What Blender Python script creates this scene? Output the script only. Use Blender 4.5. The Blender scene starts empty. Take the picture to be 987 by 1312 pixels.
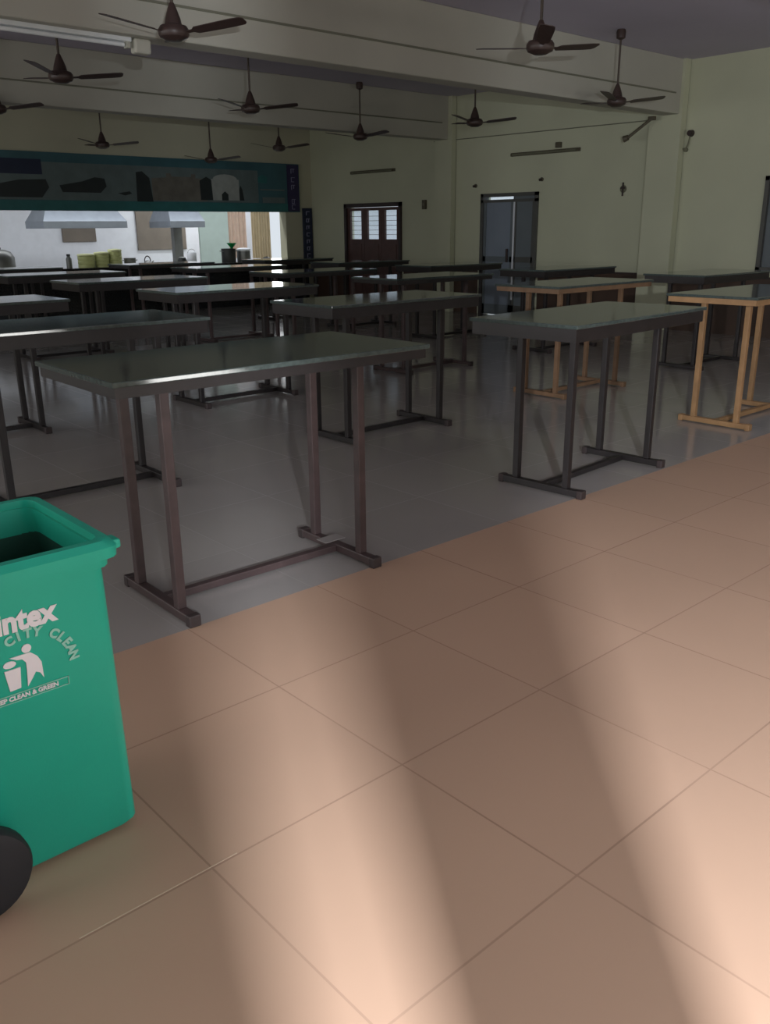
import bpy, bmesh, math, random
from mathutils import Matrix, Vector
random.seed(7)
COL = bpy.context.scene.collection
PI = math.pi
R = math.radians

# ------------------------------------------------------------------ materials
def lin(c):
    return tuple((x/12.92 if x <= .04045 else ((x+.055)/1.055)**2.4) for x in c)
def rgb(r, g, b):
    return lin((r/255, g/255, b/255)) + (1,)

def mat(name, color, rough=.5, metal=0., spec=.5, var=.12, scale=6., bump=0., bscale=60., rvar=0., coat=0.):
    m = bpy.data.materials.new(name); m.use_nodes = True
    nt = m.node_tree; b = nt.nodes['Principled BSDF']
    b.inputs['Roughness'].default_value = rough
    b.inputs['Metallic'].default_value = metal
    b.inputs['Specular IOR Level'].default_value = spec
    b.inputs['Coat Weight'].default_value = coat
    tc = nt.nodes.new('ShaderNodeTexCoord')
    n = nt.nodes.new('ShaderNodeTexNoise'); n.inputs['Scale'].default_value = scale; n.inputs['Detail'].default_value = 4
    nt.links.new(tc.outputs['Object'], n.inputs['Vector'])
    cr = nt.nodes.new('ShaderNodeValToRGB')
    c = color
    cr.color_ramp.elements[0].position = .3; cr.color_ramp.elements[1].position = .7
    cr.color_ramp.elements[0].color = tuple(x*(1-var) for x in c[:3]) + (1,)
    cr.color_ramp.elements[1].color = tuple(min(1, x*(1+var)) for x in c[:3]) + (1,)
    nt.links.new(n.outputs['Fac'], cr.inputs['Fac'])
    nt.links.new(cr.outputs['Color'], b.inputs['Base Color'])
    if rvar:
        mr = nt.nodes.new('ShaderNodeMapRange')
        mr.inputs['To Min'].default_value = max(0, rough-rvar); mr.inputs['To Max'].default_value = rough+rvar
        nt.links.new(n.outputs['Fac'], mr.inputs['Value']); nt.links.new(mr.outputs['Result'], b.inputs['Roughness'])
    if bump:
        n2 = nt.nodes.new('ShaderNodeTexNoise'); n2.inputs['Scale'].default_value = bscale
        nt.links.new(tc.outputs['Object'], n2.inputs['Vector'])
        bp = nt.nodes.new('ShaderNodeBump'); bp.inputs['Strength'].default_value = bump; bp.inputs['Distance'].default_value = .01
        nt.links.new(n2.outputs['Fac'], bp.inputs['Height']); nt.links.new(bp.outputs['Normal'], b.inputs['Normal'])
    return m

def tile_mat(name, color, grout, size, off, rough, gw=.006, var=.06, spec=.5, nscale=1.2, stagger=0.):
    """square tiles in world metres, thin grout lines"""
    m = bpy.data.materials.new(name); m.use_nodes = True
    nt = m.node_tree; N = nt.nodes; L = nt.links; b = N['Principled BSDF']
    b.inputs['Specular IOR Level'].default_value = spec
    g = N.new('ShaderNodeNewGeometry'); sp = N.new('ShaderNodeSeparateXYZ'); L.new(g.outputs['Position'], sp.inputs[0])
    def math_(op, a, bb=None):
        n = N.new('ShaderNodeMath'); n.operation = op
        for i, v in enumerate((a, bb)):
            if v is None: continue
            if isinstance(v, (int, float)): n.inputs[i].default_value = v
            else: L.new(v, n.inputs[i])
        return n.outputs[0]
    masks = []; cells = []
    for k, ax in enumerate('XY'):
        s = math_('DIVIDE', math_('SUBTRACT', sp.outputs[ax], off[k]), size[k])
        f = math_('FRACT', s); cells.append(math_('FLOOR', s))
        d = math_('MULTIPLY', math_('MINIMUM', f, math_('SUBTRACT', 1., f)), size[k])
        masks.append(math_('LESS_THAN', d, gw/2))
    mk = math_('MAXIMUM', masks[0], masks[1])
    cx = N.new('ShaderNodeCombineXYZ'); L.new(cells[0], cx.inputs[0]); L.new(cells[1], cx.inputs[1])
    wn = N.new('ShaderNodeTexWhiteNoise'); L.new(cx.outputs[0], wn.inputs['Vector'])
    no = N.new('ShaderNodeTexNoise'); no.inputs['Scale'].default_value = nscale; no.inputs['Detail'].default_value = 5
    L.new(g.outputs['Position'], no.inputs['Vector'])
    v = math_('ADD', math_('MULTIPLY', math_('SUBTRACT', wn.outputs['Value'], .5), var), math_('MULTIPLY', math_('SUBTRACT', no.outputs['Fac'], .5), var*2.))
    v = math_('ADD', v, 1.)
    vm = N.new('ShaderNodeVectorMath'); vm.operation = 'SCALE'; vm.inputs[0].default_value = color[:3]; L.new(v, vm.inputs['Scale'])
    mx = N.new('ShaderNodeMix'); mx.data_type = 'RGBA'
    L.new(math_('MULTIPLY', mk, math_('MULTIPLY', no.outputs['Fac'], 1.5)), mx.inputs['Factor']); L.new(vm.outputs[0], mx.inputs['A']); mx.inputs['B'].default_value = grout
    L.new(mx.outputs['Result'], b.inputs['Base Color'])
    r = math_('ADD', math_('MULTIPLY', no.outputs['Fac'], .08), rough-.04)
    r = math_('ADD', r, math_('MULTIPLY', mk, .4)); L.new(r, b.inputs['Roughness'])
    return m

def glass_mat(name, tint=(1, 1, 1, 1), mixf=.12):
    m = bpy.data.materials.new(name); m.use_nodes = True
    nt = m.node_tree; N = nt.nodes; N.remove(N['Principled BSDF'])
    t = N.new('ShaderNodeBsdfTransparent'); t.inputs[0].default_value = tint
    gl = N.new('ShaderNodeBsdfGlossy'); gl.inputs['Roughness'].default_value = .08
    noi = N.new('ShaderNodeTexNoise'); noi.inputs['Scale'].default_value = 4
    mp = N.new('ShaderNodeMapRange'); mp.inputs['To Min'].default_value = mixf*.6; mp.inputs['To Max'].default_value = mixf*1.4
    nt.links.new(noi.outputs['Fac'], mp.inputs['Value'])
    mx = N.new('ShaderNodeMixShader'); nt.links.new(mp.outputs['Result'], mx.inputs[0])
    nt.links.new(t.outputs[0], mx.inputs[1]); nt.links.new(gl.outputs[0], mx.inputs[2])
    nt.links.new(mx.outputs[0], N['Material Output'].inputs[0])
    return m

def emis(name, color, strength):
    m = bpy.data.materials.new(name); m.use_nodes = True
    nt = m.node_tree; N = nt.nodes; N.remove(N['Principled BSDF'])
    e = N.new('ShaderNodeEmission'); e.inputs[0].default_value = color; e.inputs[1].default_value = strength
    nt.links.new(e.outputs[0], N['Material Output'].inputs[0])
    return m

M = dict(
    wall=mat('wall_paint_green', rgb(194, 196, 170), .7, var=.05, scale=.8, bump=.05),
    hallwall=mat('wall_paint_cream', rgb(188, 186, 162), .7, var=.05, scale=.8, bump=.05),
    dado=mat('dado_brown', rgb(74, 56, 46), .45, var=.15, scale=3),
    beam=mat('beam_paint', rgb(182, 180, 168), .75, var=.05, scale=1.2, bump=.05),
    ceil=mat('ceiling_paint', rgb(186, 180, 196), .85, var=.05, scale=.7, bump=.05),
    line=mat('grey_pvc', rgb(120, 120, 104), .5, var=.05),
    whitetube=mat('tube_white', rgb(226, 230, 232), .35, var=.02),
    floor=tile_mat('floor_vitrified_tile', rgb(160, 155, 152), rgb(142, 137, 134), (.685, .685), (.2, 3.04), .13, .004, var=.06),
    orange=tile_mat('floor_terracotta_tile', rgb(188, 156, 134), rgb(156, 126, 108), (.685, .665), (.91, 1.05), .42, .006, var=.05, spec=.35),
    frame=mat('brown_painted_steel', rgb(70, 56, 56), .42, var=.2, scale=12),
    frame2=mat('dark_shaded_steel', rgb(34, 29, 30), .42, var=.2, scale=12),
    tan=mat('tan_painted_steel', rgb(160, 124, 86), .5, var=.15, scale=9),
    tan2=mat('darker_tan_steel', rgb(122, 94, 70), .5, var=.15, scale=9),  # the same tan, only darker
    cap=mat('worn_foot_plastic', rgb(58, 48, 48), .5),
    plate=mat('joint_plate', rgb(140, 134, 132), .5),
    granite=mat('polished_granite_top', rgb(70, 80, 78), .08, var=.25, scale=45, spec=.8),
    fan=mat('fan_brown_enamel', rgb(64, 49, 45), .42, var=.12),
    fan_rod=mat('fan_rod_metal', rgb(80, 70, 62), .4, metal=.3, var=.1),
    green=mat('green_plastic', rgb(34, 172, 146), .42, var=.04, scale=4, bump=.04, bscale=220, spec=.4),
    ddark=mat('shaded_green_plastic', rgb(14, 70, 58), .6, var=.08),
    rubber=mat('black_rubber', rgb(34, 34, 38), .6, var=.15),
    print_=mat('white_print', rgb(232, 226, 230), .5, var=.02),
    print_pale=mat('worn_white_print', rgb(150, 205, 188), .5, var=.08, scale=80),
    kwall=tile_mat('kitchen_wall_paint', rgb(222, 226, 226), rgb(205, 208, 208), (50., 50.), (0, 0), .5, .001, var=.02),
    kwhite=mat('kitchen_white', rgb(226, 230, 236), .5, var=.03),
    steel=mat('stainless_steel', rgb(150, 158, 168), .32, metal=.6, var=.06),
    steel_dark=mat('dull_steel', rgb(120, 122, 120), .4, metal=.5, var=.08),
    soot=mat('sooty_panel', rgb(116, 108, 98), .7, var=.15, scale=2),
    black=mat('black_granite', rgb(30, 32, 34), .12, var=.3, scale=50),
    blackpot=mat('black_pot', rgb(38, 40, 40), .5),
    lime=mat('lime_canister', rgb(184, 190, 134), .45, var=.08, scale=8),
    lime2=mat('lime_canister_lid', rgb(206, 210, 164), .45, var=.05),
    funnel=mat('green_funnel', rgb(10, 140, 70), .4),
    peach=mat('peach_curtain', rgb(214, 190, 172), .8, var=.08),
    beige=mat('beige_curtain', rgb(186, 170, 138), .8, var=.08),
    mint=mat('mint_partition', rgb(190, 208, 200), .5, var=.03),
    door=mat('door_maroon_wood', rgb(88, 62, 56), .5, var=.15, scale=5),
    doordark=mat('door_frame_dark', rgb(56, 44, 42), .5, var=.15, scale=5),
    dgrey=mat('door_grey_blue', rgb(128, 138, 150), .45, var=.06, scale=2),
    dgrey2=mat('door_grey_blue_dull', rgb(104, 112, 116), .5, var=.06, scale=2),
    dframe=mat('door_frame_grey', rgb(84, 84, 80), .5, var=.08),
    glass=glass_mat('pane_glass', (.95, .98, 1, 1)),
    glint=mat('joint_glint_paint', rgb(206, 184, 160), .6),
    fix=mat('wall_fixture_brown', rgb(88, 82, 66), .6, var=.1),
    cable=mat('wall_cable', rgb(112, 112, 92), .6, var=.1),
    b_teal=mat('banner_teal', rgb(57, 96, 104), .4, var=.18, scale=1.4),
    b_dark=mat('banner_deep_blue', rgb(28, 38, 66), .4, var=.12, scale=3),
    b_black=mat('banner_dark_shapes', rgb(32, 40, 42), .4, var=.1, scale=5),  # near-black printed shapes of the picture
    b_grey=mat('banner_grey_picture', rgb(96, 111, 111), .4, var=.14, scale=4),
    b_brown=mat('banner_brown_picture', rgb(104, 101, 93), .4, var=.2, scale=5),
    b_pale=mat('banner_pale_building', rgb(158, 163, 158), .4, var=.1, scale=6),
    b_purple=mat('banner_purple', rgb(46, 40, 80), .4, var=.08),
    b_text=mat('banner_text', rgb(150, 150, 182), .4, var=.04),
    b_sea=mat('banner_sea_green', rgb(46, 109, 109), .4, var=.12, scale=4),
    asphalt=mat('yard_ground', rgb(150, 145, 135), .9, var=.1),
)

# ------------------------------------------------------------------ mesh helpers
class MB:
    def __init__(s): s.bm = bmesh.new()
    def _add(s, fn, mtx): 
        r = fn(); vs = r['verts']; bmesh.ops.transform(s.bm, matrix=mtx, verts=vs); return vs
    def box(s, x0, x1, y0, y1, z0, z1, bev=0., rot=None):
        m = Matrix.Translation(((x0+x1)/2, (y0+y1)/2, (z0+z1)/2))
        if rot is not None: m = m @ rot
        m = m @ Matrix.Diagonal((abs(x1-x0), abs(y1-y0), abs(z1-z0), 1))
        vs = s._add(lambda: bmesh.ops.create_cube(s.bm, size=1), m)
        if bev:
            es = list({e for v in vs for e in v.link_edges})
            bmesh.ops.bevel(s.bm, geom=es, offset=bev, segments=2, affect='EDGES', profile=.5)
        return s
    def cyl(s, p, q, r1, r2=None, seg=16, caps=True):
        p = Vector(p); q = Vector(q); d = q-p
        r2 = r1 if r2 is None else r2
        m = Matrix.Translation((p+q)/2) @ d.to_track_quat('Z', 'Y').to_matrix().to_4x4()
        s._add(lambda: bmesh.ops.create_cone(s.bm, cap_ends=caps, segments=seg, radius1=r1, radius2=r2, depth=d.length), m)
        return s
    def lathe(s, prof, at=(0, 0, 0), seg=24, mtx=None):
        """prof: list of (r, z)"""
        rings = []
        for r, z in prof:
            ring = []
            for i in range(seg):
                a = 2*PI*i/seg
                v = Vector((r*math.cos(a), r*math.sin(a), z))
                if mtx is not None: v = mtx @ v
                ring.append(s.bm.verts.new(v+Vector(at)))
            rings.append(ring)
        for a, b in zip(rings, rings[1:]):
            for i in range(seg):
                s.bm.faces.new((a[i], a[(i+1) % seg], b[(i+1) % seg], b[i]))
        if prof[0][0] > 1e-4: s.bm.faces.new(list(reversed(rings[0])))
        if prof[-1][0] > 1e-4: s.bm.faces.new(rings[-1])
        return s
    def prism(s, pts, f0, f1):
        """pts 2D; f0/f1 map a 2D point to 3D (front and back outline)"""
        a = [s.bm.verts.new(f0(*p)) for p in pts]; b = [s.bm.verts.new(f1(*p)) for p in pts]
        n = len(pts)
        s.bm.faces.new(a); s.bm.faces.new(list(reversed(b)))
        for i in range(n): s.bm.faces.new((a[i], b[i], b[(i+1) % n], a[(i+1) % n]))
        return s
    def tube(s, pts, r, seg=8):
        for p, q in zip(pts, pts[1:]): s.cyl(p, q, r, seg=seg)
        return s
    def build(s, name, m, parent=None, smooth=False):
        bmesh.ops.recalc_face_normals(s.bm, faces=s.bm.faces)
        me = bpy.data.meshes.new(name); s.bm.to_mesh(me); s.bm.free()
        me.materials.append(m)
        if smooth:
            for p in me.polygons: p.use_smooth = True
            try: me.set_sharp_from_angle(angle=R(40))
            except Exception: pass
        o = bpy.data.objects.new(name, me); COL.objects.link(o)
        if parent is not None: o.parent = parent
        return o

def tag(o, label=None, cat=None, group=None, kind=None):
    if label: o['label'] = label
    if cat: o['category'] = cat
    if group: o['group'] = group
    if kind: o['kind'] = kind
    return o
def thing(name, label, cat, loc=(0, 0, 0), rz=0., group=None):
    o = bpy.data.objects.new(name, None); COL.objects.link(o); o.empty_display_size = .1
    o.location = loc; o.rotation_euler = (0, 0, rz)
    return tag(o, label, cat, group)
def struct(o): o['kind'] = 'structure'; return o
def copy_tree(o, parent=None):
    c = o.copy(); COL.objects.link(c); c.parent = parent
    for ch in list(o.children): copy_tree(ch, c)
    return c

# ------------------------------------------------------------------ the room
XW, YK, ZC = 13.0, 17.0, 3.95     # door wall, kitchen wall, ceiling
XL, YF = -4.0, -.75               # unseen left wall, front wall behind the photographer
T = .25
struct(MB().box(XL, XW+T, 3.04, YK+5, -.1, 0).build('floor', M['floor']))
struct(MB().box(XL, XW+T, YF-2.5, 3.04, -.1, 0).build('floor_entrance', M['orange']))
struct(MB().box(XL-T, XW+T, YF-T, YK+T, ZC, ZC+.2).build('ceiling', M['ceil']))
struct(MB().box(.55, .99, 1.7195, 1.7225, 0, .0005).build('joint_glint', M['glint']))  # light caught on a grout joint, put in as a pale strip
# door wall (x = 13) with openings: three leaf door, double door, side window
def wall_with_holes(name, m, u0, u1, z0, z1, holes, mk):
    """holes (ua, ub, za, zb) sorted by u, boxes made by mk(mb, u0, u1, z0, z1)"""
    mb = MB(); u = u0
    for a, b, za, zb in holes:
        mk(mb, u, a, z0, z1)
        if za > z0: mk(mb, a, b, z0, za)
        if zb < z1: mk(mb, a, b, zb, z1)
        u = b
    mk(mb, u, u1, z0, z1)
    return struct(mb.build(name, m))
mkR = lambda mb, a, b, c, d: mb.box(XW, XW+T, a, b, c, d)
D1 = (13.93, 15.78, 0, 2.12); D2 = (10.36, 11.72, 0, 2.2); W1 = (4.4, 6.25, .95, 2.27)
wall_with_holes('wall_right', M['wall'], YF, YK+T, 0, ZC, [W1, D2, D1], mkR)
mb = MB()
for a, b in ((YF, D2[0]-.06), (D2[1]+.06, D1[0]-.06), (D1[1]+.06, YK)): mb.box(XW-.02, XW, a, b, 0, .84)
struct(mb.build('trim_1', M['dado']))
mb = MB()
for a, b in ((YF, D2[0]-.06), (D2[1]+.06, D1[0]-.06), (D1[1]+.06, YK)): mb.box(XW-.03, XW, a, b, .84, .87)
struct(mb.build('trim_2', M['doordark']))
struct(MB().box(XW-.16, XW-.02, 7.6, 8.15, 0, ZC).build('wall_column', M['wall']))
# kitchen wall (y = 17): serving hatch from the left up to x = 12.25
mkK = lambda mb, a, b, c, d: mb.box(a, b, YK, YK+T, c, d)
HX = 12.25
wall_with_holes('wall_back', M['hallwall'], XL, XW, 0, ZC, [(2.0, HX, .88, 2.0)], mkK)
wall_with_holes('wall_left', M['hallwall'], YF, YK, 0, ZC, [(2., 5., 1.0, 2.9), (6.5, 9.5, 1.0, 2.9), (11., 14., 1.0, 2.9)], lambda mb, a, b, c, d: mb.box(XL-T, XL, a, b, c, d))  # openings added to let the side fill in
mkF = lambda mb, a, b, c, d: mb.box(a, b, YF-T, YF, c, d)
wall_with_holes('wall_front', M['hallwall'], XL, XW, 0, ZC, [(-1.3, 2.4, 0, 2.5), (3., 5.6, 1.4, 2.8), (6.6, 9.2, 1.4, 2.8), (10., 12.4, 1.4, 2.8)], mkF)
for y0, y1, nm in ((7.65, 7.93, 'ceiling_beam'), (12.5, 12.78, 'ceiling_beam'), (2.85, 3.13, 'ceiling_beam')):
    b = struct(MB().box(XL, XW-.001, y0, y1, 3.2, ZC, bev=.012).build(nm, M['beam']))
    c = struct(MB().box(XL, XW-.3, y0-.012, y0, 3.47, 3.49).build('beam_conduit', M['line'])); c.parent = b
struct(MB().box(XW-.14, XW-.02, 12.4, 12.85, 0, ZC).build('wall_column', M['wall']))
# conduits on the door wall
mb = MB().tube([(XW-.012, 13.0, 3.2), (XW-.012, 8.06, 3.17)], .008)
tag(mb.build('wall_conduit', M['line']), 'thin pale conduit running along the green wall just under beam height', 'conduit')

# door 1: three leaves with bright louvred panes
def leaf_door():
    d = struct(bpy.data.objects.new('door_1', None)); COL.objects.link(d); d.location = (XW, D1[0], 0)
    Wd, Hd = D1[1]-D1[0], D1[3]
    f = MB()
    f.box(-.05, .12, 0, .07, 0, Hd); f.box(-.05, .12, Wd-.07, Wd, 0, Hd); f.box(-.05, .12, 0, Wd, Hd-.08, Hd)
    f.build('door_frame', M['doordark'], d)
    w = (Wd-.14)/3
    for i in range(3):
        y0 = .07+i*w; m = MB()
        pa, pb = y0+.1, y0+w-.1
        m.box(0, .05, y0+.004, pa, .01, Hd-.09); m.box(0, .05, pb, y0+w-.004, .01, Hd-.09)
        m.box(0, .05, pa, pb, .01, 1.38); m.box(0, .05, pa, pb, 1.97, Hd-.09)
        m.box(-.012, 0, pa, pb, .16, .62, bev=.005); m.box(-.012, 0, pa, pb, .74, 1.28, bev=.005)
        lf = m.build('door_leaf', M['door'], d)
        g = MB().box(.02, .026, pa, pb, 1.38, 1.97).build('pane', M['glass'], lf)
        lv = MB()
        for k in range(5): lv.box(.006, .018, pa, pb, 1.47+k*.095, 1.478+k*.095)
        lv.build('pane_bars', M['door'], lf)
    return d
leaf_door()
# door 2: grey double door, transom
def double_door():
    d = struct(bpy.data.objects.new('door_2', None)); COL.objects.link(d); d.location = (XW, D2[0], 0)
    Wd, Hd = D2[1]-D2[0], D2[3]
    f = MB()
    f.box(-.04, .12, 0, .07, 0, Hd); f.box(-.04, .12, Wd-.07, Wd, 0, Hd); f.box(-.04, .12, 0, Wd, Hd-.06, Hd); f.box(-.04, .1, 0, Wd, Hd-.16, Hd-.11)
    f.build('door_frame', M['dframe'], d)
    MB().box(.03, .036, Wd*.45, Wd-.07, Hd-.11, Hd-.06).build('transom_glass', M['glass'], d)
    MB().box(.03, .05, .07, Wd*.45, Hd-.11, Hd-.06).build('transom_board', M['dgrey2'], d)
    mid = .56
    for a, b, mm in ((.07, mid, 'dgrey2'), (mid+.01, Wd-.07, 'dgrey')):
        m = MB()
        m.box(0, .04, a, b, .01, Hd-.16)
        lf = m.build('door_leaf', M[mm], d)
        r = MB(); r.box(-.015, 0, a, a+.06, .01, Hd-.16); r.box(-.015, 0, b-.06, b, .01, Hd-.16)
        r.box(-.015, 0, a, b, .98, 1.08); r.box(-.015, 0, a, b, .01, .2)
        r.build('door_rail', M['dframe'] if mm == 'dgrey2' else M['dgrey2'], lf)
    MB().box(-.03, -.015, mid-.03, mid+.0, .3, Hd-.16).build('meeting_strip', M['kwhite'], d)
    MB().box(-.06, -.03, mid+.09, mid+.13, .98, 1.22, bev=.006).build('door_handle', M['doordark'], d)
double_door()
# window on the right end of the door wall
w1 = struct(bpy.data.objects.new('window_1', None)); COL.objects.link(w1); w1.location = (XW, W1[0], W1[2])
Ww, Hw = W1[1]-W1[0], W1[3]-W1[2]
m = MB()
m.box(-.03, .1, 0, .06, 0, Hw); m.box(-.03, .1, Ww-.06, Ww, 0, Hw); m.box(-.03, .1, 0, Ww, 0, .06); m.box(-.03, .1, 0, Ww, Hw-.06, Hw)
m.box(-.01, .08, Ww/2-.03, Ww/2+.03, 0, Hw)
m.build('window_frame', M['dframe'], w1)
for a, b in ((.06, Ww/2-.03), (Ww/2+.03, Ww-.06)):
    MB().box(.03, .05, a, b, .06, Hw-.06).build('window_shutter', M['dgrey2'], w1)

# ------------------------------------------------------------------ outside
struct(MB().box(-30, 60, -40, YF-2.5, -.12, -.02).build('floor_yard', M['asphalt']))

# ------------------------------------------------------------------ kitchen behind the hatch
KY = 21.6
wall_with_holes('wall_kitchen', M['kwhite'], 1.0, 17.2, 0, 3.3, [(14.6, 15.6, 0, 2.3)], lambda mb, a, b, c, d: mb.box(a, b, KY, KY+.2, c, d))
struct(MB().box(.8, 1.0, YK+T, KY, 0, 3.3).build('wall_kitchen_left', M['kwhite']))
struct(MB().box(17.2, 17.4, YK+T, KY, 0, 3.3).build('wall_kitchen_right', M['kwhite']))
struct(MB().box(XW, 17.2, YK, YK+T, 0, 3.3).build('wall_kitchen_near', M['kwhite']))
struct(MB().box(.8, 17.4, YK+T, KY+.2, 3.3, 3.4).build('ceiling_kitchen', M['kwhite']))
struct(MB().box(XW+T, 17.4, YK, KY+.2, -.1, 0).build('floor_kitchen', M['floor']))

def tl(name, label, p, L=1.2, axis='Y', m=None, cat='tube light'):
    """wall batten along the door wall or beam"""
    t = thing(name, label, cat, p)
    if axis == 'Y':
        MB().box(-.03, 0, -L/2, L/2, -.03, .03, bev=.004).build('batten', m or M['fix'], t)
        MB().cyl((-.055, -L/2+.05, -.005), (-.055, L/2-.05, -.005), .016, seg=12).build('tube', M['cable'], t, True)
        for s in (-1, 1): MB().box(-.075, -.03, s*(L/2-.04)-.012, s*(L/2-.04)+.012, -.03, .02).build('end_holder', m or M['fix'], t)
    return t
tl('tube_light', 'unlit tube light on the green wall above the three-leaf door', (XW, 14.83, 2.75), 1.4)
t = tl('tube_light', 'unlit tube light on the green wall right of the grey double door', (XW, 10.27, 2.84), 1.5)
MB().box(-.07, 0, -.36, -.26, .05, .14, bev=.01).build('junction_box', M['fix'], t)
t = thing('tube_light', 'white tube light batten under the ceiling beam beside a brown fan', 'tube light', (3.3, 7.79, 3.2))
MB().box(-.72, .72, -.035, .035, -.035, 0, bev=.004).build('batten', M['whitetube'], t)
MB().cyl((-.66, 0, -.06), (.66, 0, -.06), .018, seg=12).build('tube', M['whitetube'], t, True)
for s in (-1, 1): MB().box(s*.69-.015, s*.69+.015, -.03, .03, -.085, -.035).build('end_holder', M['beam'], t)
MB().box(.74, .9, -.05, .05, -.12, -.0, bev=.02).build('choke_box', M['beam'], t)
# angled arm lamp beneath the beam end
t = thing('bracket_lamp', 'short dark bracket lamp slanting down from the beam end at the wall column', 'lamp', (XW-.31, 8.0, 3.16))
MB().box(-.03, .01, -.06, .06, -.03, .03, bev=.004).build('mount', M['fix'], t)
MB().cyl((-.01, 0, 0), (-.1, .34, -.25), .022, seg=10).build('arm', M['fix'], t, True)
MB().cyl((-.1, .34, -.25), (-.11, .41, -.27), .04, .05, seg=12).build('lamp_head', M['fix'], t, True)
# small fixtures
for y, z, lab in ((11.88, 2.35, 'small dark bulb holder above the grey double door, farther from the wall column'),
                  (10.31, 2.40, 'small dark bulb holder above the grey double door, nearer the wall column')):
    t = thing('bulb_holder', lab, 'bulb holder', (XW, y, z))
    MB().cyl((0, 0, 0), (-.02, 0, 0), .035, seg=14).build('rose', M['fix'], t, True)
    MB().cyl((-.02, 0, 0), (-.07, 0, -.01), .018, .024, seg=12).build('socket', M['doordark'], t, True)
t = thing('wall_ornament', 'small dark emblem hung on the green wall between double door and column', 'emblem', (XW, 8.63, 2.18))
MB().cyl((0, 0, -.0), (-.012, 0, 0), .06, seg=20).build('disc', M['cable'], t)
MB().box(-.025, -.012, -.015, .015, -.11, .1, bev=.004).box(-.024, -.012, -.045, .045, .0, .03, bev=.004).build('figure', M['doordark'], t)
t = thing('switch_box', 'small brown switch box on the wall between the two doors', 'switch box', (XW, 13.25, 2.05))
MB().box(-.05, 0, -.05, .05, -.09, .09, bev=.008).build('box', M['fix'], t); MB().box(-.06, -.05, -.02, .02, -.02, .03).build('switch', M['cable'], t)
t = thing('wall_speaker_wiring', 'looped cable with two dark round holders on the wall column', 'cable', (XW-.02, 7.5, 2.9))
pts = [(-.02, .3, .12), (-.02, .2, .06), (-.02, .16, -.06), (-.02, .13, -.17), (-.02, .06, -.2), (-.02, .02, -.12), (-.02, -.0, -.02)]
MB().tube(pts, .012).build('cable_loop', M['cable'], t, True)
# the two holders sit on the near side of the column
for y, z, r in ((.0, .03, .05), (.24, .09, .032)):
    MB().cyl((.02, y, z), (-.05, y, z), r, r*.8, seg=16).build('round_holder', M['doordark'], t, True)
MB().cyl((.02, .06, -.2), (-.03, .06, -.2), .03, seg=14).build('cable_clip', M['cable'], t, True)

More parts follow.
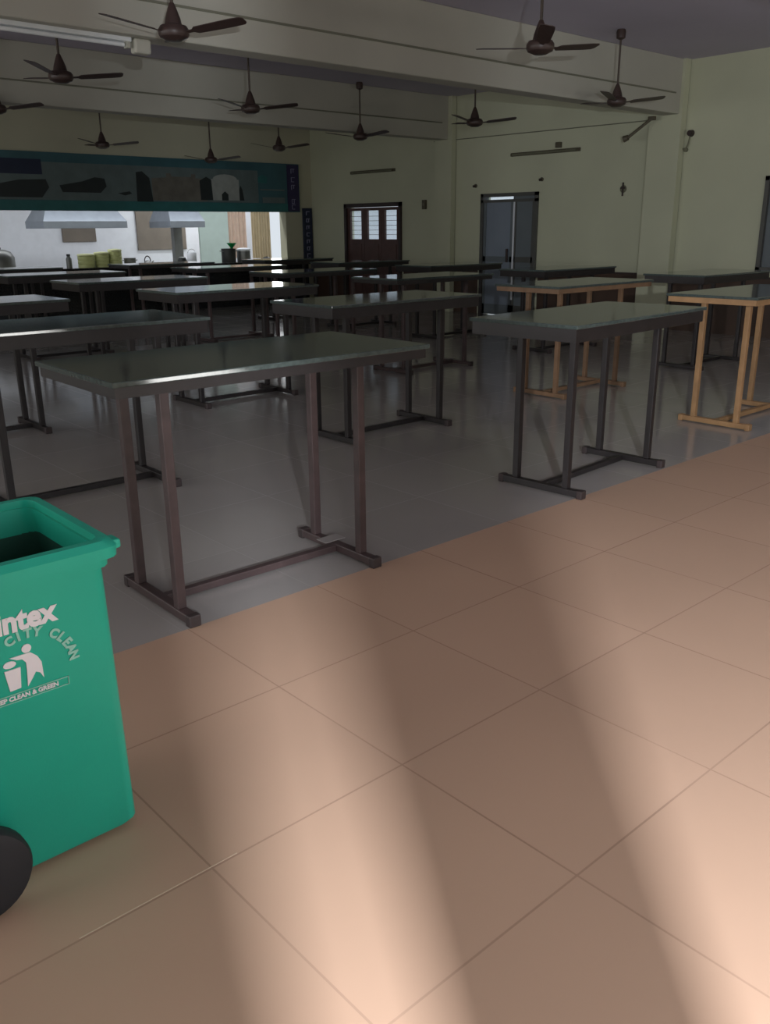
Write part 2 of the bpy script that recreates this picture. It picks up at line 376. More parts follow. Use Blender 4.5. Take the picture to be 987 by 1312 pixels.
# ------------------------------------------------------------------ banner over the hatch
def banner():
    t = thing('photo_banner', 'long dark teal picture banner with buildings above the serving hatch', 'banner', (0, YK, 0))
    x0, x1, z0, z1 = 3.2, 12.62, 1.97, 2.99
    MB().box(x0, x1, -.05, 0, z0, z1).build('board', M['b_teal'], t)
    def patch(nm, m, pts, d=.006, lab=None):
        o = MB().prism(pts, lambda x, z: (x, -.05-d, z), lambda x, z: (x, -.049, z)).build(nm, m, t)
        if lab: o['label'] = lab
        return o
    R_ = lambda a, b, c, d: [(a, c), (b, c), (b, d), (a, d)]
    patch('picture_band', M['b_grey'], R_(x0, 11.5, 2.16, 2.82), .003)
    patch('picture_band', M['b_sea'], R_(x0, 12.28, 1.98, 2.15), .004)
    patch('picture_shape', M['b_dark'], R_(5.2, 6.75, 2.6, 2.86), .008)
    # boats / rocks at the left
    patch('picture_shape', M['b_black'], [(5.4, 2.2), (6.7, 2.2), (6.85, 2.38), (6.8, 2.52), (6.3, 2.5), (5.9, 2.42), (5.4, 2.4)], .009)
    patch('picture_shape', M['b_black'], [(7.1, 2.3), (7.85, 2.3), (7.98, 2.42), (7.95, 2.56), (7.75, 2.58), (7.5, 2.5), (7.05, 2.42)], .009)
    patch('picture_shape', M['b_black'], [(8.2, 2.3), (8.35, 2.26), (8.5, 2.3), (8.45, 2.34)], .009)
    patch('picture_shape', M['b_black'], [(8.6, 2.15), (8.95, 2.15), (8.9, 2.6), (8.75, 2.72), (8.62, 2.7)], .009)
    # brown fort picture
    patch('picture_fort', M['b_brown'], [(8.95, 2.18), (10.2, 2.18), (10.2, 2.62), (9.95, 2.62), (9.95, 2.7), (9.85, 2.7), (9.85, 2.64), (9.4, 2.64), (9.38, 2.7), (9.28, 2.7), (9.28, 2.62), (8.95, 2.6)], .007)
    # white domed palace
    dome = [(10.66+.3*math.cos(a), 2.62+.1*math.sin(a)) for a in [PI*k/8 for k in range(9)]]
    patch('picture_palace', M['b_pale'], [(10.32, 2.2), (11.0, 2.2), (11.0, 2.62)] + dome + [(10.32, 2.62)], .01)
    dome = [(11.24+.2*math.cos(a), 2.55+.14*math.sin(a)) for a in [PI*k/8 for k in range(9)]]
    patch('picture_palace', M['b_grey'], [(11.04, 2.2), (11.44, 2.2), (11.44, 2.55)] + dome + [(11.04, 2.55)], .009)
    patch('picture_shape', M['b_black'], [(10.56, 2.2), (10.72, 2.2), (10.72, 2.32), (10.64, 2.38), (10.56, 2.32)], .013)
    patch('picture_tree', M['b_black'], [(10.05, 2.2), (10.34, 2.2), (10.32, 2.6), (10.2, 2.66), (10.04, 2.58)], .012)
    patch('picture_tree', M['b_black'], [(11.0, 2.2), (11.12, 2.2), (11.08, 2.42), (11.04, 2.5), (11.0, 2.42)], .012)
    patch('picture_tree', M['b_sea'], [(11.5, 2.58), (11.72, 2.56), (11.74, 2.7), (11.6, 2.74), (11.5, 2.68)], .01)
    # text lines and the purple end strip
    patch('text_line', M['b_grey'], R_(11.55, 12.2, 2.42, 2.45), .008); patch('text_line', M['b_grey'], R_(11.6, 12.2, 2.16, 2.28), .008)
    patch('end_strip', M['b_purple'], R_(12.28, 12.6, 1.99, 2.97), .008)
    def glyph(cx, cz, s):
        g = MB()
        k = random.choice((0, 1, 2))
        g.box(cx-s*.5, cx+s*.5, -.066, -.058, cz+s*.4, cz+s*.5)
        g.box(cx-s*.5, cx-s*.38, -.066, -.058, cz-s*.5, cz+s*.5)
        if k != 1: g.box(cx-s*.5, cx+s*.3, -.066, -.058, cz-s*.5, cz-s*.38)
        if k != 0: g.box(cx+s*.1, cx+s*.22, -.066, -.058, cz-s*.3, cz+s*.45)
        g.build('letter', M['b_text'], t)
    for z in (2.84, 2.66, 2.5, 2.2, 2.08): glyph(12.44, z, .1)
banner()
t = thing('vertical_sign', 'narrow dark blue vertical sign with pale letters in the room corner', 'sign', (12.84, YK, 0))
MB().box(-.13, .13, -.04, 0, .88, 2.06, bev=.006).build('board', M['b_dark'], t)
for i in range(7):
    z = 1.95-i*.155; g = MB()
    g.box(-.05, .05, -.046, -.04, z+.025, z+.04); g.box(-.05, -.03, -.046, -.04, z-.045, z+.04)
    if i % 2: g.box(-.05, .03, -.046, -.04, z-.045, z-.03)
    if i % 3: g.box(.01, .03, -.046, -.04, z-.03, z+.04)
    g.build('letter', M['b_text'], t)

# ------------------------------------------------------------------ hatch counter and kitchen things
t = thing('serving_counter', 'long black granite serving counter under the kitchen hatch', 'counter', (0, YK, 0))
MB().box(2.0, HX+.4, -.32, -.001, .885, .925, bev=.006).build('countertop', M['black'], t)
MB().box(2.0, HX+.4, -.26, -.001, 0, .885).build('counter_base', M['black'], t)
t = thing('kitchen_worktop', 'black worktop inside the lit kitchen behind the hatch', 'counter', (0, YK+T, 0))
MB().box(2.0, HX, 0.001, .55, .84, .88, bev=.005).build('countertop', M['black'], t)
MB().box(2.0, HX, 0.02, .5, 0, .84).build('counter_base', M['kwhite'], t)
KZ = .88; KYc = YK+T+.27
def canister(x, r, h, lab, nb):
    t = thing('canister', lab, 'canister', (x, KYc, KZ), 0, 'lime canisters on the kitchen worktop')
    prof = [(r*.96, 0)]
    for i in range(nb):
        a = h*.86*i/nb; b = h*.86*(i+1)/nb
        prof += [(r, a+.006), (r, b-.012), (r*.94, b-.006)]
    prof += [(r*.97, h*.86)]
    MB().lathe(prof, seg=28).build('body', M['lime'], t, True)
    MB().lathe([(r*1.03, h*.86), (r*1.05, h*.9), (r*1.0, h*.97), (r*.4, h), (0, h)], seg=28).build('lid', M['lime2'], t, True)
canister(7.66, .165, .29, 'widest and lowest lime green canister, beside the glass jar', 3)
canister(7.99, .145, .32, 'middle one of three lime green canisters on the kitchen worktop', 4)
canister(8.28, .135, .37, 'tallest lime green canister, next to the small steel pot', 4)
t = thing('glass_jar', 'narrow dark-rimmed jar standing before the lime canisters', 'jar', (7.3, KYc, KZ))
MB().lathe([(.05, 0), (.055, .02), (.055, .2), (.03, .24), (.03, .27), (0, .27)]).build('body', M['steel_dark'], t, True)
MB().lathe([(.036, .25), (.036, .29), (0, .29)]).build('cap', M['blackpot'], t, True)
t = thing('steel_pot', 'small dull steel pot with side handles next to the tallest canister', 'pot', (8.6, KYc, KZ))
MB().lathe([(.1, 0), (.115, .02), (.12, .17), (.13, .18), (.115, .18), (.105, .03), (0, .03)]).build('body', M['steel_dark'], t, True)
for s in (-1, 1): MB().tube([(s*.115, -.03, .13), (s*.155, -.03, .14), (s*.155, .03, .14), (s*.115, .03, .13)], .006).build('handle', M['steel_dark'], t)
t = thing('kettle', 'small dark kettle with an arched handle on the kitchen worktop', 'kettle', (9.0, KYc, KZ))
MB().lathe([(.07, 0), (.085, .02), (.08, .08), (.04, .12), (0, .125)]).build('body', M['steel_dark'], t, True)
MB().tube([(.07*math.cos(a), 0, .1+.11*math.sin(a)) for a in [PI*k/8 for k in range(9)]], .011).build('handle', M['blackpot'], t)
MB().cyl((.07, 0, .06), (.14, 0, .11), .018, .01).build('spout', M['steel_dark'], t)
for x, lab in ((8.8, 'low upturned steel bowl left of the kettle'), (9.18, 'low upturned steel bowl right of the kettle'), (9.42, 'low upturned steel bowl midway to the dark pot')):
    o = MB().lathe([(.07, 0), (.06, .025), (.035, .045), (.03, .055), (0, .055)], (x, KYc, KZ)).build('bowl', M['steel_dark'], smooth=True); tag(o, lab, 'bowl', 'upturned bowls on the kitchen worktop')
t = thing('cooking_pot', 'small dark round pot beside the white can on the kitchen worktop', 'pot', (9.82, KYc, KZ))
MB().lathe([(.06, 0), (.095, .03), (.1, .1), (.075, .14), (.085, .15), (.07, .15), (0, .1)]).build('body', M['blackpot'], t, True)
MB().lathe([(.085, .15), (.05, .175), (.01, .18), (.01, .2), (0, .2)]).build('lid', M['steel_dark'], t, True)
t = thing('white_can', 'white cylindrical can with a wire handle beside the dark round pot', 'can', (10.06, KYc, KZ))
MB().lathe([(.1, 0), (.105, .01), (.105, .24), (.08, .27), (0, .27)]).build('body', M['kwhite'], t, True)
MB().tube([(.1*math.cos(a), 0, .23+.1*math.sin(a)) for a in [PI*k/8 for k in range(9)]], .004).build('handle', M['steel_dark'], t)
t = thing('stock_pot', 'tall black stock pot holding the green funnel in the lit kitchen', 'pot', (11.0, KYc, KZ))
MB().lathe([(.15, 0), (.16, .02), (.16, .31), (.172, .32), (.155, .32), (.15, .05), (0, .05)]).build('body', M['blackpot'], t, True)
for s in (-1, 1): MB().tube([(s*.155, -.04, .26), (s*.2, -.04, .27), (s*.2, .04, .27), (s*.155, .04, .26)], .008).build('handle', M['steel_dark'], t)
o = MB().lathe([(.012, -.2), (.018, -.03), (.03, 0), (.1, .08), (.115, .1), (.105, .1), (.02, .0), (.008, -.2)], (11.08, KYc-.02, KZ+.34)).build('funnel', M['funnel'], smooth=True); tag(o, 'bright green plastic funnel standing in the black stock pot', 'funnel')
t = thing('steel_drum', 'steel container with a white lid beside the black stock pot', 'container', (11.4, KYc, KZ))
MB().lathe([(.15, 0), (.155, .01), (.155, .25), (.15, .27), (0, .27)]).build('body', M['steel_dark'], t, True)
MB().lathe([(.16, .26), (.16, .3), (.12, .325), (0, .33)]).build('lid', M['kwhite'], t, True)
t = thing('aluminium_vessel', 'large grey domed vessel at the far left of the kitchen worktop', 'vessel', (5.98, KYc, KZ))
MB().lathe([(.22, 0), (.26, .03), (.26, .26), (.2, .36), (.1, .4), (0, .41)]).build('body', M['steel_dark'], t, True)
MB().lathe([(.03, .4), (.035, .44), (0, .45)]).build('lid_knob', M['blackpot'], t, True)
t = thing('folded_cloth', 'crumpled dark cloth heap at the end of the hatch counter', 'cloth', (12.02, KYc, KZ))
m = MB().lathe([(.16, 0), (.15, .03), (.1, .07), (.05, .1), (0, .11)], seg=18)
for v in m.bm.verts: v.co += Vector((random.uniform(-.02, .02), random.uniform(-.02, .02), random.uniform(0, .02) if v.co.z > .02 else 0))
m.build('cloth_folds', M['blackpot'], t, True)
t = thing('plate_stack', 'short stack of pale plates between white-lidded container and dark cloth', 'plates', (11.72, KYc, KZ))
for i in range(4): MB().lathe([(.06, i*.022), (.12, i*.022+.016), (.115, i*.022+.02), (0, i*.022+.012)]).build('plate', M['kwhite'], t, True)
# extractor hoods, hung from the kitchen ceiling near y = 19.3
def hood(xa, xb, yc, zb, lab, duct):
    t = thing('extractor_hood', lab, 'extractor hood', ((xa+xb)/2, yc, zb), 0, 'steel hoods in the kitchen')
    w = (xb-xa)/2
    m = MB(); bm = m.bm
    lo = [bm.verts.new(v) for v in ((-w, -.5, .14), (w, -.5, .14), (w, .5, .14), (-w, .5, .14))]
    up = [bm.verts.new(v) for v in ((-w*.74, -.2, .55), (w*.74, -.2, .55), (w*.74, .3, .55), (-w*.74, .3, .55))]
    for i in range(4): bm.faces.new((lo[i], lo[(i+1) % 4], up[(i+1) % 4], up[i]))
    bm.faces.new(up)
    m.build('canopy', M['steel'], t)
    MB().box(-w, w, -.5, -.48, 0, .14).box(-w, w, .48, .5, 0, .14).box(-w, -w+.02, -.48, .48, 0, .14).box(w-.02, w, -.48, .48, 0, .14).build('rim', M['steel'], t)
    MB().box(-.25, .25, -.1, .3, .55, 3.3-zb-.001).build('duct', M['steel'], t)
hood(7.35, 9.2, 19.2, 1.66, 'wide stainless steel extractor hood above the lime canisters', 1)
hood(10.25, 11.15, 19.2, 1.66, 'narrow stainless steel extractor hood near the sooty wall panel', 1)
# post, sooty panel, curtains, bright doorway
o = MB().box(10.9, 11.12, 19.75, 19.9, 0, 3.3-.001).build('support_post', M['steel_dark']); tag(o, 'grey square post standing under the narrow extractor hood', 'post')
o = MB().box(10.85, 12.25, KY-.045, KY-.002, 1.12, 2.3, bev=.01).build('wall_board', M['soot']); tag(o, 'brown-grey soot stained panel on the kitchen wall behind the narrow hood', 'panel')
o = MB().box(8.9, 9.75, KY-.045, KY-.002, 1.35, 2.3, bev=.01).build('wall_board', M['soot']); tag(o, 'grey soot stained panel on the kitchen wall behind the wide hood', 'panel')
o = MB().box(11.75, 12.6, 20.0, 20.06, 0, 2.6, bev=.01).build('partition_board', M['mint']); tag(o, 'pale mint partition board standing in the kitchen beside the peach curtain', 'partition')
def curtain(name, m, xa, xb, y, z0, z1, lab):
    t = thing(name, lab, 'curtain', ((xa+xb)/2, y, 0))
    w = (xb-xa)/2; mb = MB(); bm = mb.bm; n = 40; rows = []
    for side in (0, .012):
        for z in (z0, (z0+z1)/2, z1):
            rows.append([bm.verts.new((-w+2*w*i/n, .035*math.sin(i*1.1)*(1.2 if z == z0 else .8)+side, z)) for i in range(n+1)])
    for k in (0, 1, 3, 4):
        for i in range(n): bm.faces.new((rows[k][i], rows[k][i+1], rows[k+1][i+1], rows[k+1][i]))
    for i in range(n):
        bm.faces.new((rows[0][i], rows[3][i], rows[3][i+1], rows[0][i+1])); bm.faces.new((rows[2][i], rows[5][i], rows[5][i+1], rows[2][i+1]))
    for j in (0, n):
        bm.faces.new((rows[0][j], rows[1][j], rows[4][j], rows[3][j])); bm.faces.new((rows[1][j], rows[2][j], rows[5][j], rows[4][j]))
    mb.build('cloth', m, t, True)
    MB().cyl((-w-.06, 0, z1+.02), (w+.06, 0, z1+.02), .012).build('rod', M['steel_dark'], t, True)
    return t
curtain('kitchen_curtain', M['peach'], 12.45, 13.2, 20.1, .9, 2.2, 'peach coloured curtain hanging in the lit kitchen')
curtain('kitchen_curtain', M['beige'], 13.37, 13.95, 20.1, .3, 2.2, 'beige curtain hanging next to the bright kitchen doorway')

# ------------------------------------------------------------------ tables
ZT = 1.08
def make_table(fm, cm, name='standing_table', W=.79, D=.385, ap=.043):
    root = thing(name, '', 'table')
    MB().box(-W, W, -D, D, ZT-.022, ZT, bev=.004).build('tabletop', M['granite'], root)
    f = MB(); w, d = W-.015, D-.015
    f.box(-w, w, -d, -d+.03, ZT-.022-ap, ZT-.022); f.box(-w, w, d-.03, d, ZT-.022-ap, ZT-.022)
    f.box(-w, -w+.03, -d+.03, d-.03, ZT-.022-ap, ZT-.022); f.box(w-.03, w, -d+.03, d-.03, ZT-.022-ap, ZT-.022)
    f.build('apron', M['frame2' if fm == 'frame' else fm], root)  # brown tables get the darker steel here, shade put into the apron colour
    for sx in (-1, 1):
        x = sx*.505
        MB().box(x-.02, x+.02, -D+.045, D-.045, ZT-.062, ZT-.022).build('top_rail', M[fm], root)
        for sy in (-1, 1):
            MB().box(x-.021, x+.021, sy*.19-.021, sy*.19+.021, .05, ZT-.062, bev=.004).build('leg', M[fm], root)
        fb = MB().box(x-.024, x+.024, -.3, .3, .008, .05, bev=.005).build('foot_bar', M[fm], root)
        for sy in (-1, 1): MB().box(x-.028, x+.028, sy*.3-.02, sy*.3+.02, 0, .054, bev=.006).build('foot_cap', M[cm], fb)
    MB().box(-.481, .481, -.02, .02, .01, .046, bev=.004).build('stretcher', M[fm], root)
    return root
proto = {'brown': make_table('frame', 'cap'), 'dark': make_table('frame2', 'cap', ap=.075), 'tan': make_table('tan', 'tan'), 'darker': make_table('tan2', 'tan2')}
used = set()
def table(kind, x, y, rz, label):
    p = proto[kind]
    o = p if kind not in used else copy_tree(p)
    used.add(kind)
    o.location = (x, y, 0); o.rotation_euler = (0, 0, rz)
    o['label'] = label; o['group'] = 'granite topped standing tables in rows'
    return o
T0 = table('brown', 2.14, 3.34, -.02, 'nearest standing table with brown steel frame, close behind the green bin')
MB().box(.44, .57, .02, .1, .052, .056, bev=.001).build('joint_plate', M['plate'], T0)
table('dark', 4.8, 3.34, .06, 'dark-framed standing table at the terracotta tiles, right of the nearest table')
table('tan', 7.36, 3.5, .0, 'tan-framed standing table at the frame edge by the terracotta tiles')
table('dark', 2.13, 5.3, -.02, 'dark-framed table directly behind the nearest table, its shiny top mirroring the kitchen')
table('dark', 4.72, 5.33, .0, 'dark-framed table whose top mirrors the three bright door panes')
table('darker', 7.4, 5.38, .0, 'darker tan-framed table standing directly behind the dark table by the terracotta tiles')
table('dark', 9.95, 5.35, .0, 'dark-framed table nearest the green wall and the column, behind the tan one')
table('dark', 2.13, 7.45, .0, 'table at the left edge in third row, showing its right foot bar')
table('dark', 4.65, 7.42, .0, 'dark third-row table with full stretcher visible under the nearest tabletop')
table('brown', 7.35, 7.5, .0, 'third-row table between the mirrored-pane table and the far double door')
table('dark', 9.9, 7.5, .0, 'third-row table standing closest to the grey double door')
table('brown', 2.1, 9.6, .0, 'fourth-row table farthest to the left, cut off by the frame')
table('dark', 4.7, 9.6, .0, 'fourth-row table in front of the lime canisters')
table('brown', 7.35, 9.6, .0, 'fourth-row table in front of the bright kitchen doorway')
table('dark', 9.95, 9.6, .0, 'fourth-row table in front of the three-leaf door')
table('dark', 4.7, 11.7, .0, 'fifth-row table under the wide hood, left end of its row')
table('brown', 7.35, 11.7, .0, 'fifth-row table before the peach curtain and stock pot')
table('dark', 9.95, 11.7, .0, 'fifth-row table before the vertical sign in the corner')
table('dark', 4.7, 13.8, .0, 'farthest table at the left edge, nearest the grey domed vessel')
table('brown', 7.35, 13.8, .0, 'last-row table nearest the serving counter below the kettle')
table('dark', 9.95, 13.8, .0, 'last-row table nearest the corner of the serving counter')

# ------------------------------------------------------------------ fans
def make_fan(drop):
    root = thing('ceiling_fan', '', 'ceiling fan')     # origin at the motor centre
    MB().lathe([(.11, -.035), (.122, -.015), (.122, .02), (.105, .045), (.05, .06), (0, .06)], seg=28).lathe([(0, -.06), (.06, -.058), (.085, -.045), (.11, -.035)], seg=28).build('motor', M['fan'], root, True)
    MB().lathe([(.07, .05), (.06, .1), (.035, .17), (.018, .21), (0, .21)], seg=20).build('lower_canopy', M['fan'], root, True)
    MB().cyl((0, 0, .19), (0, 0, drop-.02), .013, seg=10).build('downrod', M['fan_rod'], root, True)
    MB().lathe([(.015, drop-.12), (.055, drop-.1), (.06, drop-.03), (.05, drop), (0, drop)], seg=20).build('upper_canopy', M['fan'], root, True)
    for k in range(3):
        b = MB()
        a = 2*PI*k/3; bm = b.bm
        pts = [(.1, .018), (.17, .022), (.2, .055), (.35, .062), (.52, .066), (.6, .06), (.62, .035), (.62, -.035), (.6, -.06), (.52, -.066), (.35, -.062), (.2, -.055), (.17, -.022), (.1, -.018)]
        rot = Matrix.Rotation(a, 4, 'Z'); ti = math.tan(R(11))
        b.prism(pts, lambda x, y: rot @ Vector((x, y, -y*ti+.0+.1*(x-.1))), lambda x, y: rot @ Vector((x, y, -y*ti-.005+.1*(x-.1))))
        b.build('blade', M['fan'], root)
    return root
fans = [((3.95, 6.9), 3.1, 62, 'nearest large brown ceiling fan, before the beam with the white tube light'),
        ((4.1, 9.5), 3.1, 100, 'brown ceiling fan just below the white tube light, above the left tables'),
        ((4.45, 12.4), 3.1, 74, 'ceiling fan cut by the left edge with one blade in view'),
        ((7., 10.4), 3.1, 80, 'ceiling fan between the two beams above the fourth-row tables'),
        ((7.3, 15.5), 3.03, 90, 'faint ceiling fan before the picture banner above the wide hood'),
        ((9.9, 16.2), 2.93, 66, 'ceiling fan hanging lowest against the banner with the domed building'),
        ((10.5, 14.7), 3.08, 60, 'ceiling fan near the end of the banner and room corner'),
        ((10.5, 12.3), 3.1, 38, 'ceiling fan hanging above and before the three-leaf door'),
        ((10.5, 9.65), 3.1, 74, 'ceiling fan hanging before the grey double door'),
        ((6.7, 5.4), 3.1, 104, 'ceiling fan near the photographer with its canopy cut by the top edge'),
        ((10.4, 7.1), 3.12, 80, 'ceiling fan close to the beam end and the wall column')]
protofan = {}
for (x, y), z, a, lab in fans:
    key = round(ZC-z, 2)
    if key not in protofan: o = protofan[key] = make_fan(ZC-z)
    else: o = copy_tree(protofan[key])
    o.location = (x, y, z); o.rotation_euler = (0, 0, R(a)); o['label'] = lab; o['group'] = 'brown ceiling fans of the hall'

# ------------------------------------------------------------------ wheelie bin
def wheelie_bin():
    t = thing('wheelie_bin', 'green open wheelie bin with white litter symbol and printed name', 'bin', (.315, 1.98, 0))
    # local: x along the side face, y depth (0 = near side), z up; walls lean out upward
    H = .87
    b0 = (.06, .54, .03, .37); b1 = (0., .496, -.04, .42)     # x0,x1,y0,y1 at bottom / rim
    def ring(s, inset, z, bm):
        x0, x1, y0, y1 = [b0[i]+(b1[i]-b0[i])*s for i in range(4)]
        r = .035; pts = []
        for cxp, cyp, a0 in ((x1-inset-r, y1-inset-r, 0), (x0+inset+r, y1-inset-r, 90), (x0+inset+r, y0+inset+r, 180), (x1-inset-r, y0+inset+r, 270)):
            for k in range(4):
                a = R(a0+k*30); pts.append(bm.verts.new((cxp+r*math.cos(a), cyp+r*math.sin(a), z)))
        return pts
    m = MB(); bm = m.bm
    rs = [ring(0, .012, .015, bm), ring(0, 0, .03, bm), ring(1, 0, H, bm), ring(1, .012, H, bm), ring(.05, .014, .06, bm)]
    for a, b in zip(rs, rs[1:]):
        for i in range(16): bm.faces.new((a[i], a[(i+1) % 16], b[(i+1) % 16], b[i]))
    bm.faces.new(rs[0]); bm.faces.new(rs[-1])
    m.build('body', M['green'], t, True)
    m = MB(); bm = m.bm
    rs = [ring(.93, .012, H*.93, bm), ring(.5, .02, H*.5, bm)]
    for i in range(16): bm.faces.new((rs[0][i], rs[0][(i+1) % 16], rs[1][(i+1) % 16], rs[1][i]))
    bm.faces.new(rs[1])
    m.build('inner_shade', M['ddark'], t, True)  # dark inner skin added, shade inside the bin put into its colour
    # rim: double lipped flange
    m = MB(); bm = m.bm
    def rr(off, z): return ring(1, -off, z, bm)
    rs = [rr(0, H-.05), rr(.012, H-.05), rr(.014, H-.028), rr(.03, H-.024), rr(.032, H+.004), rr(.018, H+.02), rr(-.004, H+.02), rr(-.006, H-.02)]
    for a, b in zip(rs, rs[1:]+rs[:1]):
        for i in range(16): bm.faces.new((a[i], a[(i+1) % 16], b[(i+1) % 16], b[i]))
    m.build('rim', M['green'], t, True)
    m = MB(); m.cyl((-.1, .02, H-.03), (-.1, .37, H-.03), .015); m.cyl((-.02, .05, H-.03), (-.1, .05, H-.03), .012); m.cyl((-.02, .34, H-.03), (-.1, .34, H-.03), .012)
    m.build('handle', M['green'], t, True)
    # front lip tab at the outer corner
    MB().box(.505, .538, -.05, .0, H-.012, H+.012, bev=.006).build('lip_tab', M['green'], t)
    # wheels: axis along y, at the rear (low x)
    for y0, y1 in ((-.075, -.015), (.4, .46)):
        w = MB().lathe([(.095, 0), (.118, .006), (.125, .018), (.125, .042), (.118, .054), (.095, .06)], mtx=Matrix.Translation((.092, y0, .125)) @ Matrix.Rotation(-PI/2, 4, 'X'), seg=40).build('wheel', M['rubber'], t, True)
        MB().lathe([(.0, -.004), (.03, -.004), (.035, .002), (.035, .06), (0, .064)], mtx=Matrix.Translation((.092, y0, .125)) @ Matrix.Rotation(-PI/2, 4, 'X'), seg=20).build('hub', M['rubber'], w, True)
    MB().cyl((.105, -.05, .125), (.105, .44, .125), .012).build('axle', M['steel_dark'], t, True)
    # print on the near side: frame of that plane
    lean = math.atan2(b0[2]-b1[2], H)
    def P(x, z, d=.0015, dz=0):      # world x, z on the side plane -> local 3D
        s = z/H
        return Vector((x-.315, b0[2]+(b1[2]-b0[2])*s-d, z))
    def flat(name, pts, mm, par=t):
        return MB().prism(pts, lambda x, z: P(x, z, .0022), lambda x, z: P(x, z, -.001)).build(name, mm, par)
    def flat_up(name, pts, mm): return flat(name, [(x-.003, z+.013) for x, z in pts], mm)
    def text(name, s, x, z, size, mm, off=0., rot=0., sx=1., align='LEFT'):
        cu = bpy.data.curves.new(name, 'FONT'); cu.body = s; cu.size = size; cu.offset = off; cu.extrude = .0008; cu.align_x = align
        cu.resolution_u = 3
        tmp = bpy.data.objects.new(name, cu); COL.objects.link(tmp)
        bpy.context.view_layer.update()
        me = bpy.data.meshes.new_from_object(tmp.evaluated_get(bpy.context.evaluated_depsgraph_get()))
        COL.objects.unlink(tmp); bpy.data.objects.remove(tmp)
        me.materials.clear(); me.materials.append(mm)
        o = bpy.data.objects.new(name, me); COL.objects.link(o); o.parent = t
        mt = Matrix.Translation(P(x, z, .0014)) @ Matrix.Rotation(PI/2+lean, 4, 'X') @ Matrix.Rotation(rot, 4, 'Z') @ Matrix.Diagonal((sx, 1, 1, 1))
        o.matrix_local = mt
        return o
    text('printed_name', 'Sintex', .507, .714, .078, M['print_'], .0034, 0, .88)
    # arc of letters
    word = 'KEEP CITY CLEAN'; cx_, cz_, rad = .606, .592, .096
    for i, ch in enumerate(word):
        if ch == ' ': continue
        a = R(172-i*11.9)
        text('arc_letter', ch, cx_+rad*math.cos(a), cz_+rad*math.sin(a), .033, M['print_pale'], .0016, a-PI/2, .95, 'CENTER')
    # litter symbol
    flat_up('symbol_head', [(.6045+.0115*math.cos(k*PI/8), .647+.0115*math.sin(k*PI/8)) for k in range(16)], M['print_'])
    flat_up('symbol_figure', [(.563, .634), (.592, .634), (.612, .634), (.628, .618), (.636, .60), (.638, .555), (.63, .572), (.62, .578), (.612, .565), (.598, .545), (.6, .585), (.6, .61), (.592, .622), (.58, .624)], M['print_'])
    flat_up('symbol_litter', [(.562+.015*math.cos(k*PI/8), .617+.009*math.sin(k*PI/8)) for k in range(16)], M['print_'])
    flat_up('symbol_basket', [(.548, .603), (.586, .603), (.582, .548), (.556, .546)], M['print_'])
    x0, x1, z0, z1, w = .44, .695, .526, .549, .0018
    for k, (a, b, c, d) in enumerate(((x0, x1, z0, z0+w), (x0, x1, z1-w, z1), (x0, x0+w, z0, z1), (x1-w, x1, z0, z1))):
        flat('print_border', [(a, c), (b, c), (b, d), (a, d)], M['print_pale'])
    text('small_print', 'USE ME  KEEP CLEAN & GREEN', .447, .5325, .0165, M['print_'], .0006, 0, .98)
    return t
wheelie_bin()

# ------------------------------------------------------------------ doorway posts behind the photographer
def post(x0, x1, y0, y1, lab):
    o = MB().box(x0, x1, y0, y1, 0, 2.5, bev=.01).build('gate_post', M['doordark']); return struct(o)

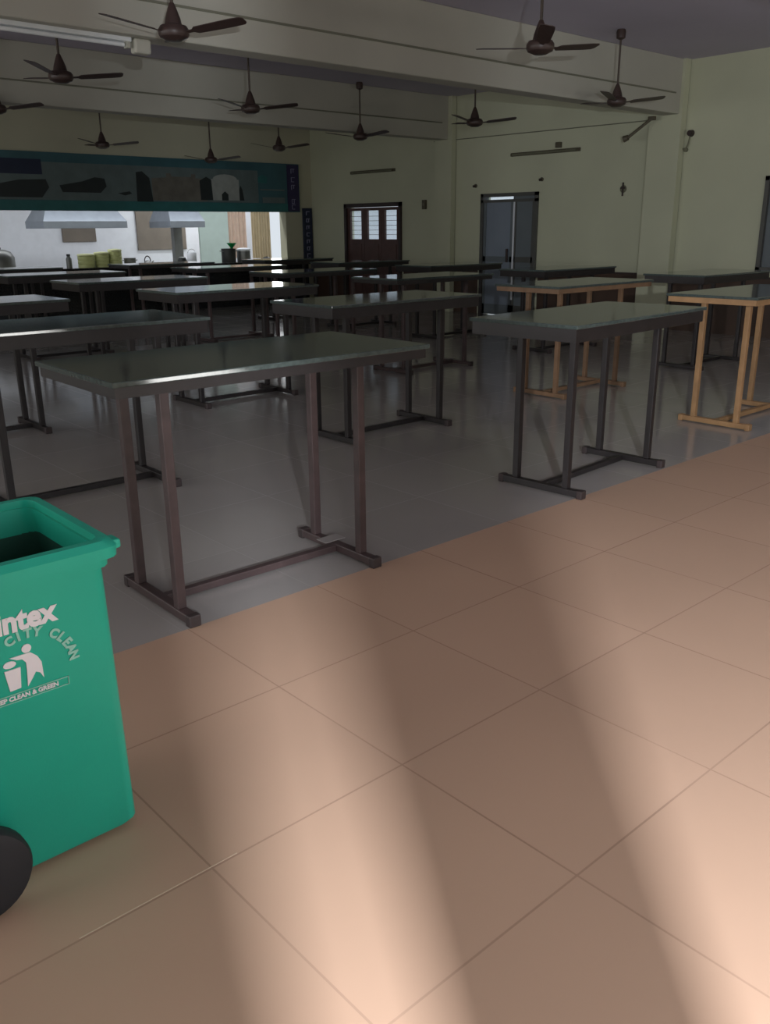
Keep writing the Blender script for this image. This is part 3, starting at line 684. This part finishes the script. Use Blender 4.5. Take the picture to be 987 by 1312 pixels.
# ------------------------------------------------------------------ lights
def area(name, loc, target, sx, sy, energy, color=(1, 1, 1), spread=180):
    l = bpy.data.lights.new(name, 'AREA'); l.shape = 'RECTANGLE'; l.size = sx; l.size_y = sy; l.energy = energy; l.color = color
    l.spread = R(spread)
    o = bpy.data.objects.new(name, l); COL.objects.link(o); o.location = loc
    o.rotation_euler = (Vector(target)-Vector(loc)).to_track_quat('-Z', 'Y').to_euler()
    return o
area('doorway_daylight', (-.4, -1.25, 1.75), (1.4, 1.2, 0), .05, .05, 235, (.9, .94, 1))
struct(MB().box(-1.3, -.185, YF-.06, YF, 0, 2.5).build('door_entrance_leaf', M['door']))
struct(MB().box(-.085, .05, YF-.06, YF, 0, 2.5, bev=.005).build('door_entrance_post', M['door']))
area('window_daylight', (7.5, YF-.9, .9), (8.5, 4, 4.2), 9, 1.2, 380, (1, .99, .96))
area('door_daylight', (1.1, YF-.35, 1.3), (1.5, 2, .2), 1.8, 1.2, 22, (.97, .98, 1))
area('side_fill_light', (XL-.5, 8, 1.9), (XW, 9, 2.4), 14, 1.9, 250, (1, .98, .94))  # soft fill added from the unseen left side, no window known there
area('kitchen_tube_light', (8.5, 17.7, 3.25), (8.5, 18.9, 0), 8, .3, 95, (.93, .95, 1))
area('kitchen_tube_light', (12.5, 20.6, 3.25), (12.5, 20.6, 0), 3, .3, 45, (.97, .98, 1))
area('kitchen_door_daylight', (15.2, 20.9, 1.6), (13.2, 17.5, 1.0), 1.2, 1.8, 45, (.95, .98, 1))

w = bpy.data.worlds.new('sky'); bpy.context.scene.world = w; w.use_nodes = True
bg = w.node_tree.nodes['Background']; bg.inputs[0].default_value = (.86, .93, 1, 1); bg.inputs[1].default_value = .65

# ------------------------------------------------------------------ camera
f, pitch, roll, yaw = 1111.66, R(18.097), R(-.514), R(41.784)
fw = Vector((math.sin(yaw)*math.cos(pitch), math.cos(yaw)*math.cos(pitch), -math.sin(pitch)))
rt = Vector((math.cos(yaw), -math.sin(yaw), 0)); up = rt.cross(fw)
rt2 = math.cos(roll)*rt+math.sin(roll)*up; up2 = -math.sin(roll)*rt+math.cos(roll)*up
cam = bpy.data.cameras.new('camera'); co = bpy.data.objects.new('camera', cam); COL.objects.link(co)
co.matrix_world = Matrix(((rt2.x, up2.x, -fw.x, 0), (rt2.y, up2.y, -fw.y, 0), (rt2.z, up2.z, -fw.z, 1.6), (0, 0, 0, 1)))
cam.sensor_fit = 'VERTICAL'; cam.sensor_height = 36; cam.lens = f/1312*36; cam.clip_start = .05
sc = bpy.context.scene; sc.camera = co
sc.view_settings.view_transform = 'Standard'; sc.view_settings.look = 'None'; sc.view_settings.gamma = 1
sc.view_settings.exposure = 0.34; sc.view_settings.use_curve_mapping = False
